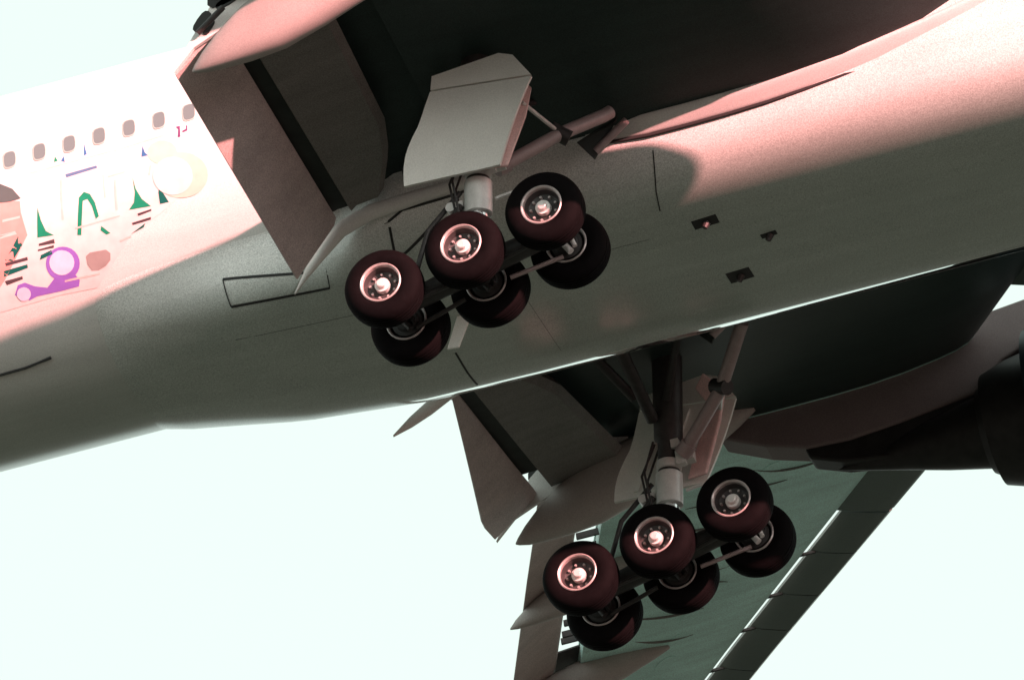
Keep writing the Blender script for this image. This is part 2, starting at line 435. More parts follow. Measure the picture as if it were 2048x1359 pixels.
# --- belly fairing
def fair_w(x):
    return interp(x, [-7.6,-7.45,-7.07,-5.16,-3,-1,12,17], [-.04,.05,.2,.69,.95,1,1,-.03])
def fair_r(x, al):
    """radius of the fairing about the fuselage axis, al radians below the horizon"""
    sa, ca = abs(math.sin(al)), abs(math.cos(al))
    rs = ((ca/3.2)**4 + (sa/3.31)**4)**(-1/4)
    a0 = rad(interp(x, [-7.6,-3.2,-1.5,3], [36,34,12,4])); a1 = a0 + rad(interp(x, [-7.6,-3.2,-1.5], [22,20,14]))
    t = max(0, min(1, (al-a0)/(a1-a0))); t = t*t*(3-2*t)
    return RF - .015 + fair_w(x)*(rs - RF + .015)*t
def belly(x, y, off=0.0):
    """point on the fairing skin under (x, y)"""
    lo, hi = rad(2), math.pi/2
    for _ in range(36):
        m_ = (lo+hi)/2
        if fair_r(x, m_)*math.cos(m_) > abs(y): lo = m_
        else: hi = m_
    def at(q): r = fair_r(x, q); return r*math.cos(q), CZ - r*math.sin(q)
    yy, z = at(lo)
    if off:
        y2, z2 = at(lo - .01); ty, tz = y2-yy, z2-z; l = math.hypot(ty, tz); ny, nz = tz/l, -ty/l
        return Vector((x, math.copysign(abs(y) + off*ny, y), z + off*nz))
    return Vector((x, y, z))
rings = []
fx = [-7.6,-7.5,-7.4,-7.25,-7.07] + [-6.6+i*.4 for i in range(12)] + [-1.8+i*.8 for i in range(18)] + [13,14,15,16,16.9]
for x in fx:
    ring = []
    for j in range(101):
        q = math.pi*j/100
        al = q if q <= math.pi/2 else math.pi - q
        r = fair_r(x, al)
        ring.append(Vector((x, -r*math.cos(q), CZ - r*math.sin(q))))
    rings.append(ring)
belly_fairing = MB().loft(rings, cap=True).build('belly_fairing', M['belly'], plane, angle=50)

def seam(pts, w=.028, name='panel_seam', off=.006, m='seam', steps=8):
    """dark sealant strip along a line of (x, y) on the fairing, following its curve"""
    P = []
    for i in range(len(pts)-1):
        for k in range(steps):
            t = k/steps; P.append((pts[i][0]+(pts[i+1][0]-pts[i][0])*t, pts[i][1]+(pts[i+1][1]-pts[i][1])*t))
    P.append(pts[-1])
    V = []; F = []
    Q = [belly(x, y) for x, y in P]; QO = [belly(x, y, off) for x, y in P]
    for i in range(len(P)):
        d = (Q[min(i+1, len(P)-1)] - Q[max(i-1, 0)]).normalized()
        nrm = (QO[i]-Q[i]).normalized(); sdir = d.cross(nrm).normalized()
        for q, dd in ((QO[i], -1), (QO[i], 1), (Q[i] - nrm*.01, 1), (Q[i] - nrm*.01, -1)):
            V.append(q + sdir*dd*w/2)
    for i in range(len(P)-1):
        for j in range(4): F.append((i*4+j, i*4+(j+1)%4, i*4+4+(j+1)%4, i*4+4+j))
    F += [(0,1,2,3), tuple((len(P)-1)*4+j for j in (3,2,1,0))]
    return mesh(name, V, F, M[m], belly_fairing, False)
# outline of the hatch by the flap tip, other door edges
seam([(-5.15,-2.35),(-3.74,-2.39)], .045); seam([(-5.12,-2.14),(-3.37,-2.20)], .04); seam([(-5.15,-2.35),(-5.12,-2.14)], .018)
seam([(-3.33,-2.42),(-3.37,-2.20)], .016)
seam([(-2.02,.45),(-2.05,1.2),(-2.06,1.85)], .035); seam([(2.61,-2.92),(2.46,-2.46),(2.40,-2.1)], .02)
seam([(-2.05,-2.84),(-2.11,-2.47)], .045); seam([(-1.26,-2.80),(-1.92,-2.50)], .05)
seam([(-2.11,-2.47),(-1.92,-2.50)], .04)
seam([(-2.3,-2.83),(-1.77,-2.95),(-.37,-2.985)], .045)
seam([(-.4,-2.6),(-.4,-1.4),(-.4,1.6)], .006, off=.002); seam([(-5.3,-1.45),(-2,-1.5),(2,-1.5)], .006, off=.002)
# hatch: a panel a few millimetres proud
def plate(pts4, name, m, off=.005, n=6, parent=None, label=None):
    (a, b, c, d) = pts4; V = []; F = []
    for lay in (off, -.02):
        for i in range(n+1):
            for j in range(n+1):
                u, v = i/n, j/n
                x = (a[0]*(1-u)+b[0]*u)*(1-v) + (d[0]*(1-u)+c[0]*u)*v
                y = (a[1]*(1-u)+b[1]*u)*(1-v) + (d[1]*(1-u)+c[1]*u)*v
                V.append(belly(x, y, lay))
    q = (n+1)**2
    for i in range(n):
        for j in range(n):
            k = i*(n+1)+j
            F.append((k, k+1, k+n+2, k+n+1)); F.append((q+k, q+k+n+1, q+k+n+2, q+k+1))
    ed = [i*(n+1) for i in range(n+1)] + [n*(n+1)+j for j in range(1, n+1)] + [i*(n+1)+n for i in range(n-1, -1, -1)] + [j for j in range(n-1, 0, -1)]
    for i in range(len(ed)):
        k, l = ed[i], ed[(i+1) % len(ed)]; F.append((k, l, q+l, q+k))
    o = mesh(name, V, F, m, parent or belly_fairing, True, 40)
    if label: lab(o, label)
    return o
plate([(-5.10,-2.328),(-3.80,-2.368),(-4.05,-2.20),(-5.08,-2.165)], 'access_hatch', M['belly'])
for x, y, lx, ly in ((3.02,-1.56,.44,.24),(3.88,-.73,.28,.14),(3.06,.33,.42,.36)):
    o = plate([(x-lx/2,y-ly/2),(x+lx/2,y-ly/2-.03),(x+lx/2,y+ly/2-.03),(x-lx/2,y+ly/2)], 'drain_vent', M['seam'], .004, 3)
    m_ = MB().tube([belly(x+.02, y, .0), belly(x-.03, y, .10)], [.07,.05], 10).build('drain_mast', M['darkst'], belly_fairing)
MB().tube([skin(x, a, .012) for x, a in ((-9.62,-59.7),(-9.3,-59.5),(-8.97,-59.4),(-8.7,-58.7),(-8.48,-58.1))], [.02,.025,.025,.022,.03], 6).build('door_seam', M['seam'], fuselage, False)
# added mirror strip, port edge only, so the fairing shows a bright sky line
V = []; F = []; SX = [-3.4 + i*.4 for i in range(38)]
for x in SX:
    w_ = min(1, (x+3.4)/1.5)
    for lay in (.004, -.01):
        for k in range(7):
            al = rad(58.6 - (4.6*w_+.3)*k/6); r = fair_r(x, al) + lay
            V.append((x, r*math.cos(al), CZ - r*math.sin(al)))
for i in range(len(SX)-1):
    for k in range(6):
        a = i*14+k; F.append((a, a+1, a+15, a+14)); F.append((a+7, a+21, a+22, a+8))
    a = i*14; F.append((a, a+14, a+21, a+7)); F.append((a+6, a+13, a+27, a+20))
mesh('mirror_strip', V, F, M['sky_mirror'], belly_fairing, True, 40)
# blade mast under the belly
m_ = MB(); p0 = belly(-1.50, -.70); 
m_.slab([p0+Vector((.16,0,.05)), p0+Vector((-.12,0,.05)), p0+Vector((-.38,0,-.56)), p0+Vector((-.17,0,-.58))], (0,.05,0))
lab(bevel(m_.build('blade_mast', M['door'], belly_fairing, False), .015), 'slanting white blade mast hanging under the belly')

# ---------------------------------------------------------------- wings, flaps, slats
def zl(y):  return interp(y, [0,3.1,9.4,13,20,32.4], [3.0,3.4,4.5,5.0,5.8,7.0])
def x_le(y): return 3.37 - .725*(y-13.23)                 # slat nose
def x_gap(y): return x_le(y) - interp(y, [0,13,21,32], [1.25,1.15,.92,.55])
def x_te(y): return -3.75 - .357*(y-11.3)                 # outboard flap trailing edge
def thick(y): return interp(y, [2,3.1,9.4,13,20,32.4], [1.4,1.3,.95,.75,.5,.18])
def x_cove(y):
    if y < 9.2: return interp(y, [2.4,3.2,4.0,4.8,9.2], [-1.9,-1.6,-1.0,-.65,-.65])
    if y < 24.5: return x_te(y) + 1.42
    return x_te(y) + .05
def lift(y): return interp(y, [2.4,3.1,6,9.4,13,32], [1.6,1.5,.8,.34,.16,.05])
def zlow(x, y):
    c = (x - x_cove(y)) / (x_gap(y) - x_cove(y))
    e = max(0, (c-.45)/.55)
    return zl(y) + lift(y)*e**3
def wing_section(y, s):
    xg, xc, t = x_gap(y), x_cove(y), thick(y)
    ch = xg - xc
    P = []
    for c in (1.0,.985,.95,.9,.8,.7,.6,.5,.4,.3,.2,.1,.03,0):                       # lower skin, front to back
        x = xc + ch*c; P.append((x, zlow(x, y) + (.0 if c < .97 else .03 if c < 1 else .08)))
    inb = y < 9.25
    xsp = (xc - 1.75 if inb else xc - .04 if y < 24.5 else xc - .02)
    h = (.42 if inb else .28) if y < 24.5 else .05
    P.append((xc - .02, zl(y) + h*.75))                                              # cove wall
    P.append((xsp, zl(y) + h*.72 - (.14 if inb else 0)))                             # spoiler lip
    P.append((xsp, zl(y) + h*.72 + .05 - (.14 if inb else 0)))
    for c in (.02,.15,.3,.45,.6,.75,.87,.95,.985):
        x = xc + ch*c
        q = h + .1 + (t - h - .1)*math.sin(min(1, c/.6)*math.pi/2) if c < .6 else t*math.sqrt(max(0, 1 - ((c-.6)/.41)**2.4))
        P.append((x, zl(y) + lift(y)*max(0, (c-.45)/.55)**3 + max(q, .12)))
    return [Vector((x, s*y, z)) for x, z in P]
WY = [2.3,2.9,3.15,3.4,3.7,4.0,4.4,4.8,5.4,6.0,6.7,7.4,8.2,9.0,9.24,9.26,10,11,12,13,14,15,16,17,18,19,20,21,22,23,24,24.49,24.51,26,28,30,31.5,32.2]
inb_flap = dict(y0=3.3, y1=8.75)
for s in (-1, 1):
    mb = MB().loft([wing_section(y, s) for y in WY])
    wing = mb.build('wing', M['wing'], plane, True, 40)
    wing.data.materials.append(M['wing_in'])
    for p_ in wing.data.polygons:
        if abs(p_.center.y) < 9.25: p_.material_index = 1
    # gear bay cut up into the wing
    cut = MB()
    foot = [(-.95,3.0),(2.05,3.0),(1.98,3.5),(1.2,4.95),(1.05,6.02),(-.95,6.02)]
    cut.loft([[Vector((x, s*y, 2.2)) for x, y in foot], [Vector((x, s*y, 4.55)) for x, y in foot]])
    co = cut.build('cutter', M['bay'], None, False)
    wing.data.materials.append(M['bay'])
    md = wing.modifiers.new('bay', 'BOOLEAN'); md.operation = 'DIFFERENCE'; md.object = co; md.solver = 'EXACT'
    try: md.material_mode = 'TRANSFER'
    except Exception: pass
    dg = bpy.context.evaluated_depsgraph_get()
    me2 = bpy.data.meshes.new_from_object(wing.evaluated_get(dg))
    wing.modifiers.clear(); old = wing.data; wing.data = me2
    bpy.data.objects.remove(co)
    me2.shade_smooth(); me2.set_sharp_from_angle(angle=rad(40))
    # bay ribs and pipes so that the well is not empty
    for k in range(4):
        mb = MB(); x = -.7 + k*.55
        mb.box((x, s*4.6, 4.3), (.06, 2.6, .35)); mb.build('bay_rib', M['bay'], wing, False)
    for k in range(3):
        MB().tube([(-.8, s*(3.7+k*.6), 4.2), (.2, s*(3.9+k*.55), 4.05), (1.3, s*(3.7+k*.4), 4.2)], .035, 8).build('bay_pipe', M['darkst'], wing)

    # ---- slats: thin curved pieces with clear gaps behind the outer ones
    def slat(ya, yb, gap):
        n = max(2, int((yb-ya)/1.2)); rings = []
        for i in range(n+1):
            y = ya + (yb-ya)*i/n; z = zl(y) + lift(y); xg, xn = x_gap(y) + gap, x_le(y)
            if gap == 0: xg += .02
            d = xn - xg
            P = [(xg, z+.10), (xg+.25*d, z+.00), (xg+.6*d, z-.10), (xg+.88*d, z-.17), (xn-.02, z-.13), (xn, z-.04), (xn-.06, z+.07), (xg+.7*d, z+.19), (xg+.35*d, z+.22), (xg, z+.16)]
            rings.append([Vector((x, s*y, zz)) for x, zz in P])
        return MB().loft(rings).build('slat', M['slat'], wing, True, 50)
    slat(4.2, 7.75, 0.0); slat(12.75, 15.05, 0.0)
    # outer slats in lengths; a slat track crosses each break
    cuts = [15.12,16.55,18.05,19.3,20.75,22.3,23.9,25.5,27.2,29.0,31.3]
    for a, b in zip(cuts[:-1], cuts[1:]):
        slat(a+.015, b-.015, .15)
        MB().box((x_gap(b)+.08, s*b, zl(b)+lift(b)+.06), (.34,.045,.05)).build('slat_track', M['darkst'], wing, False)
    # oval access covers under the wing
    for i in range(14):
        y = 11.0 + i*.95; xm = x_gap(y)*.55 + x_cove(y)*.45
        ring0 = []; ring1 = []; ring2 = []
        for j in range(24):
            a = 2*math.pi*j/24
            dx, dy = .20*math.cos(a), .34*math.sin(a)
            yy = y + dy; xx = xm + dx - .55*dy
            ring0.append(Vector((xx, s*yy, zlow(xx, yy)+.01))); ring1.append(Vector((xx, s*yy, zlow(xx, yy)-.007)))
            ring2.append(Vector((xm+.9*dx-.5*dy, s*(y+.9*dy), zlow(xm, y+.9*dy)-.007)))
        MB().loft([ring0, ring1]).build('access_cover', M['wing'], wing, False)
    # curved stiffener lines round the fuel access area
    for k, (y, f0, ln, cv) in enumerate(((11.9,.62,1.6,.5),(12.4,.50,1.5,.25),(12.9,.45,1.7,-.15),(13.6,.36,1.3,.4),(14.4,.55,1.2,.3),(15.6,.42,1.6,.35),(16.3,.50,1.2,-.3),(17.2,.40,1.5,.3),(18.3,.45,1.2,.3))):
        P = []
        for i in range(13):
            q = i/12 - .5; yy = y + cv*(.25 - q*q)*1.6 + .35*q; x = x_cove(yy) + (x_gap(yy)-x_cove(yy))*f0 + ln*q
            P.append(Vector((x, s*yy, zlow(x, yy) - .004)))
        MB().tube(P, [.004+.03*math.sin(math.pi*i/12) for i in range(13)], 6).build('stiffener_line', M['flapm'], wing, False)

    # ---- inboard flap, double slotted
    def inb(y): return (y - 3.3)/(8.75 - 3.3)
    n = 16
    main_r, aft_r, seal_r = [], [], []
    for i in range(n+1):
        y = 3.3 + (8.75-3.3)*i/n; t = i/n
        zf = 3.18 + .86*t; zs = 3.02 + .80*t; zt = 2.0 + 1.07*t; xt = -3.62 - .18*t
        xf = interp(y, [3.3,4.2,5.0,8.75], [-1.95,-1.55,-1.35,-1.25]); xs_ = -2.55 - .12*t
        P = [(xf, zf+.12), (xf-.12, zf-.03), (xf-.5, zf-.08), (xs_, zs), (xs_-.03, zs+.06), (xf-.6, zf+.36), (xf-.15, zf+.33)]
        main_r.append([Vector((x, s*y, z)) for x, z in P])
        xa, za = xs_-.26, zs+.0
        d = Vector((xt-xa, 0, zt-za)); nrm = Vector((d.z, 0, -d.x)).normalized()
        if nrm.z > 0: nrm = -nrm
        seal_r.append([Vector((x, s*y, z)) for x, z in ((xs_+.12,zs+.12),(xs_+.12,zs+.16),(xa-.22,za+.12),(xa-.22,za+.08))])
        cf = 1 if s < 0 else min(1, .10 + 1.07*t)                # port segment cut to a wedge; open sky stands for its sunlit part
        P = []
        for u, w in ((0,-.12),(.04,.02),(.15,.07),(.4,.05),(.75,.02),(1,.0),(1,-.03),(.6,-.13),(.25,-.22),(.06,-.2)):
            q = Vector((xa, 0, za)) + d*u*cf + nrm*w*(.3+.7*cf); P.append((q.x, q.z))
        aft_r.append([Vector((x, s*y, z)) for x, z in P])
    flap = MB().loft(main_r).build('inboard_flap', M['flapm'], plane, True, 40)
    aft = MB().loft(aft_r).build('aft_flap_segment', M['flap'], flap, True, 40)
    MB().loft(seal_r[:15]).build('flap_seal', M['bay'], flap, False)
    # spoiler panel over the slot, so the slot reads dark
    rr = []
    for y in (2.9, 9.1):
        z = zl(y)+.30
        rr.append([Vector((x, s*y, zz)) for x, zz in ((-.7,z-.05),(-2.0,z-.08),(-2.85,z-.22),(-2.85,z-.19),(-2.0,z-.02),(-.7,z+.0))])
    MB().loft(rr).build('spoiler', M['wing_in'], plane, False)
    # end rib of the flap: stepped plate with openings, hinge links
    yo = 8.80
    rib = [(-3.80,3.06),(-3.42,3.42),(-2.95,3.62),(-2.5,3.75),(-1.6,3.95),(-1.15,4.12),(-1.2,4.45),(-1.9,4.60),(-2.6,4.50),(-3.05,4.12),(-3.30,3.78),(-3.62,3.35)]
    MB().slab([Vector((x, s*yo, z)) for x, z in rib], (0, s*.07, 0)).build('end_rib', M['fairing'], flap, False)
    for (cx_, cz_, w_, h_, tilt) in ((-2.62,4.30,1.0,.34,.32),(-3.22,3.86,.42,.2,.85),(-1.75,4.42,.7,.2,.0),(-2.35,4.36,.85,.26,.12),(-2.75,4.12,.45,.16,.35),(-2.0,4.22,.50,.26,.15),(-3.12,3.72,.30,.12,.9),(-1.5,4.22,.3,.2,.1),(-2.42,3.92,.42,.09,.3)):
        mb = MB(); pts_ = []
        for j in range(12):
            a = 2*math.pi*j/12; ex, ez = w_/2*math.copysign(abs(math.cos(a))**.7, math.cos(a)), h_/2*math.copysign(abs(math.sin(a))**.7, math.sin(a))
            pts_.append(Vector((cx_ + ex*math.cos(tilt) - ez*math.sin(tilt), s*(yo+.055), cz_ + ex*math.sin(tilt) + ez*math.cos(tilt))))
        mb.slab(pts_, (0, s*.03, 0)); mb.build('rib_opening', M['seam'], flap, False)
    MB().tube([(-2.9, s*9.0, 4.35), (-2.3, s*9.05, 4.10), (-1.5, s*9.0, 4.3)], .055, 10).build('hinge_link', M['fairing'], flap)
    MB().tube([(-2.4, s*9.0, 4.5), (-1.9, s*9.05, 4.12)], .05, 10).build('hinge_link', M['fairing'], flap)
    MB().tube([(-3.3, s*8.95, 3.62), (-2.8, s*9.0, 3.95)], .05, 10).build('hinge_link', M['darkst'], flap)

    # ---- flaperon and outboard flap
    def wedge(ya, yb, xa_off, droop, name, th=.22, mt='flap', nn=6):
        rr = []
        for i in range(nn+1):
            y = ya + (yb-ya)*i/nn; xt = x_te(y); xf = xt + xa_off; z = zl(y)
            P = [(xf, z+.10), (xf-.08, z-.04), (xf-.35, z-.08-.15*droop), (xt, z-droop), (xt, z-droop+.03), (xf-.5, z+th-.2*droop), (xf-.1, z+th)]
            rr.append([Vector((x, s*y, zz)) for x, zz in P])
        return MB().loft(rr).build(name, M[mt], plane, True, 40)
    wedge(9.75, 11.0, 1.30, .42, 'flaperon')
    fo = wedge(11.12, 24.3, .96, .50, 'outboard_flap', nn=14)
    # seal plates that close most of the slot
    for ya, yb in ((9.8,11.3),(14.1,16.2),(18.1,19.6),(20.2,24.2)):
        rr = []
        for y in (ya, yb):
            xc = x_cove(y); z = zl(y)+.20
            rr.append([Vector((x, s*y, zz)) for x, zz in ((xc+.1,z),(xc-.6,z-.06),(xc-.6,z-.03),(xc+.1,z+.03))])
        MB().loft(rr).build('slot_seal', M['darkst'], wing, False)
    for y in (11.9,12.45,12.95,13.5,16.7,17.2,17.5):
        MB().box((x_cove(y)-.15, s*y, zl(y)+.1), (.55,.05,.12)).build('flap_bracket', M['darkst'], wing, False)

    # ---- flap track fairings (canoes)
    def canoe(y, st, name='flap_track_fairing', flat=1.0):
        rr = []
        for x, zc, hw, hh in st:
            rr.append([Vector((x, s*(y + hw*math.copysign(abs(math.cos(2*math.pi*j/28))**.85, math.cos(2*math.pi*j/28))), zc + hh*math.copysign(abs(math.sin(2*math.pi*j/28))**.85, math.sin(2*math.pi*j/28)))) for j in range(28)])
        return MB().loft(rr).build(name, M['canoe'], plane, True, 60)
    canoe(8.9, [(1.1,4.42,.05,.05),(.75,4.36,.20,.20),(.2,4.22,.33,.36),(-.5,4.02,.39,.50),(-1.2,3.82,.40,.58),(-1.9,3.60,.38,.60),(-2.5,3.40,.31,.48),(-2.95,3.22,.22,.32),(-3.25,3.08,.13,.18),(-3.42,3.00,.05,.07),(-3.48,2.97,.01,.015)])
    for y in (14.3, 18.7, 22.8):
        k = 1 - (y-14.3)*.035; z = zl(y); xt = x_te(y)
        canoe(y, [(xt+3.7*k,z-.02,.04,.04),(xt+3.3*k,z-.06,.14,.12),(xt+2.6*k,z-.14,.22,.26),(xt+1.6*k,z-.26,.26,.36),(xt+.8*k,z-.42,.23,.34),(xt+.2*k,z-.60,.15,.22),(xt-.15*k,z-.74,.06,.09),(xt-.28*k,z-.80,.01,.015)])

    # ---- root fillet along the fairing: rounded upper flange, flat lower flange and a dark groove
    RX = [1.55,2.1,2.6,3.3,4.0,4.7,5.3,6.0,6.6,7.2,7.8,8.4,9.0,9.8,10.6,11.4]
    RZ = [3.42,3.35,3.31,3.31,3.32,3.35,3.40,3.47,3.55,3.65,3.76,3.89,4.05,4.30,4.60,4.95]
    rr = []; gr = []
    for x, z in zip(RX, RZ):
        w = .6 if x < 2.4 else 1
        yb = 3.02
        rr.append([Vector((x, s*(yb+o), z+q)) for o, q in ((-.1,.2),(.06*w,.19),(.19*w,.17),(.25*w,.11),(.24*w,.05),(.17*w,.01),(.08,-.13),(.0,-.16),(-.1,-.16))])
        gr.append([Vector((x, s*(yb+o), z+q)) for o, q in ((-.1,-.155),(.055,-.155),(.05,-.20),(-.1,-.20))])
    fil = MB().loft(rr).build('wing_root_fillet', M['fairing'], plane, True, 60)
    MB().loft(gr).build('fillet_groove', M['seam'], fil, False)
    # trailing tip of the fillet behind the flap's inner end
    tip = [(-.4,3.02,3.18,.10,.10),(-1.4,3.04,3.12,.12,.12),(-2.3,3.05,3.05,.13,.14),(-2.8,3.03,2.90,.12,.15),(-3.2,2.95,2.62,.10,.14),(-3.55,2.84,2.36,.07,.10),(-3.85,2.70,2.10,.015,.02)]
    rr = []
    for x, y, z, hw, hh in tip:
        rr.append([Vector((x, s*(y+hw*math.cos(2*math.pi*j/16)), z+hh*math.sin(2*math.pi*j/16))) for j in range(16)])
    MB().loft(rr).build('fillet_tail', M['fairing'], fil, True, 60)

# ---------------------------------------------------------------- engines and pylons
for s in (-1, 1):
    yc, zc = s*9.6, 3.2
    prof = [(6.05,1.50),(6.05,1.56),(7.0,1.80),(8.2,1.94),(9.6,1.97),(10.8,1.90),(11.5,1.74),(11.75,1.62),(11.7,1.52),(11.3,1.46),(10.2,1.55),(8.0,1.50),(6.4,1.47)]
    eng = MB().lathe(prof, (0, yc, zc), 72, 'x').build('engine', M['navy'], plane, True, 40)
    MB().lathe([(4.98,.70),(4.98,.745),(5.10,.82),(5.13,.99),(5.6,1.14),(6.3,1.26),(7.6,1.30),(7.6,.6)], (0, yc, zc), 56, 'x').build('core_cowl', M['nozzle'], eng, True, 40)
    MB().lathe([(2.28,.0001),(2.36,.03),(2.8,.14),(3.5,.31),(4.2,.49),(5.0,.66),(6.2,.70),(6.2,.0001)], (0, yc, zc), 40, 'x').build('exhaust_plug', M['nozzle'], eng, True, 40)
    MB().lathe([(10.9,.0001),(10.8,.12),(10.3,.34),(9.9,.42),(9.9,.0001)], (0, yc, zc), 32, 'x').build('spinner', M['wing'], eng, True, 40)
    bl = None
    for k in range(22):
        a = 2*math.pi*k/22
        if bl is None:
            mb = MB(); rings = []
            for r, tw, ch in ((.36,.5,.30),(.8,.7,.40),(1.2,.95,.48),(1.46,1.1,.44)):
                rings.append([Vector((9.95+dx*math.cos(tw)*ch, dx*math.sin(tw)*ch + dy, r)) for dx, dy in ((-.5,0),(0,.02),(.5,0),(0,-.02))])
            bl = mb.loft(rings).build('fan_blade', M['darkst'], eng, True, 40).data; o = bpy.data.objects[-1] if False else None
            for ch_ in eng.children:
                if ch_.data == bl: o = ch_
        else:
            o = bpy.data.objects.new('fan_blade', bl); C.objects.link(o); o.parent = eng
        o.location = (0, yc, zc); o.rotation_euler = (a, 0, 0)
    body = [(.25,4.75),(.30,4.25),(1.1,3.86),(1.84,3.62),(2.6,3.58),(3.52,3.66),(5.0,3.86),(5.5,4.35),(6.6,4.75),(8.6,5.0),(9.6,5.05),(9.6,5.25),(7.5,5.6),(5.2,5.35),(2.0,5.0)]
    def side(poly, hw, name, m, parent):
        mb = MB(); n = len(poly)
        mb.slab([Vector((x, yc-hw, z)) for x, z in poly], (0, 2*hw, 0))
        return bevel(mb.build(name, m, parent, False), .05, 3)
    pyl = side(body, .30, 'pylon', M['pylon'], plane)
    side([(1.78,3.66),(1.84,3.44),(2.44,3.20),(3.6,3.0),(5.0,3.2),(5.6,3.9),(5.55,4.4),(4.95,3.92),(3.5,3.72),(2.6,3.62)], .24, 'heat_shield', M['nozzle'], pyl)

# ---------------------------------------------------------------- main landing gear
TAU = rad(13.03); ST, TR = 1.46, 1.40
tyre_p = [(-.265,.40),(-.262,.50),(-.235,.575),(-.19,.625),(-.14,.648),(-.118,.652),(-.114,.640),(-.100,.640),(-.096,.656),(-.045,.660),(-.041,.647),(-.027,.647),(-.023,.661),(.023,.661),(.027,.647),(.041,.647),(.045,.660),(.096,.656),(.100,.640),(.114,.640),(.118,.652),(.14,.648),(.19,.625),(.235,.575),(.262,.50),(.265,.40),(.235,.345),(.20,.335),(-.20,.335),(-.235,.345)]
# rim: outer lips, deep wells on both faces, bolted web
web_p = [(-.06,.09),(-.065,.20),(-.09,.265),(-.19,.302),(-.18,.3055),(.18,.3055),(.19,.302),(.09,.265),(.065,.20),(.06,.09)]
rim_p = [(-.255,.352),(-.265,.335),(-.245,.312),(-.18,.306),(.18,.306),(.245,.312),(.265,.335),(.255,.352),(.21,.345),(-.21,.345)]
hub_p = [(-.250,.0001),(-.250,.062),(-.238,.078),(-.170,.088),(-.165,.125),(-.075,.130),(-.06,.0001)]
web_me = tyre_me = rim_me = hub_me = bolt_me = brake_me = None
def share(name, me, parent):
    o = bpy.data.objects.new(name, me); C.objects.link(o); o.parent = parent; return o
def wheel(c, outer):
    """outer: -1 the axle end faces starboard, +1 port"""
    global web_me, tyre_me, rim_me, hub_me, bolt_me, brake_me
    if rim_me is None:
        w = MB().lathe(rim_p, (0,0,0), 56).build('wheel', M['rim'], plane); rim_me = w.data
        t = MB().lathe(tyre_p, (0,0,0), 72).build('tyre', M['rubber'], w); tyre_me = t.data
        h = MB().lathe(hub_p, (0,0,0), 32).build('hub_cap', M['hub'], w); hub_me = h.data
        b = MB().lathe(web_p, (0,0,0), 40).build('wheel_web', M['web'], w); web_me = b.data
        mb = MB()
        for k in range(9):
            a = 2*math.pi*k/9; mb.tube([(.215*math.cos(a), -.12, .215*math.sin(a)), (.215*math.cos(a), -.06, .215*math.sin(a))], .022, 8)
        vb = mb.build('wheel_bolts', M['rim'], w); vb['kind'] = 'stuff'; bolt_me = vb.data
        d = MB().lathe([(.06,.09),(.06,.255),(.22,.262),(.235,.20),(.30,.18),(.30,.09)], (0,0,0), 40).build('brake_pack', M['brake'], w); brake_me = d.data
    else:
        w = share('wheel', rim_me, plane)
        share('tyre', tyre_me, w); share('hub_cap', hub_me, w); share('wheel_web', web_me, w); share('wheel_bolts', bolt_me, w)['kind'] = 'stuff'; share('brake_pack', brake_me, w)
    w.location = c
    spin = random.random()*6
    w.rotation_euler = (0, spin, 0) if outer < 0 else (0, spin, math.pi)
    return w
def bog(k, z=0, y=0, s=-1):        # point in the tilted bogie frame
    return Vector((k*math.cos(TAU) - z*math.sin(TAU), s*5.485 + y, k*math.sin(TAU) + z*math.cos(TAU)))
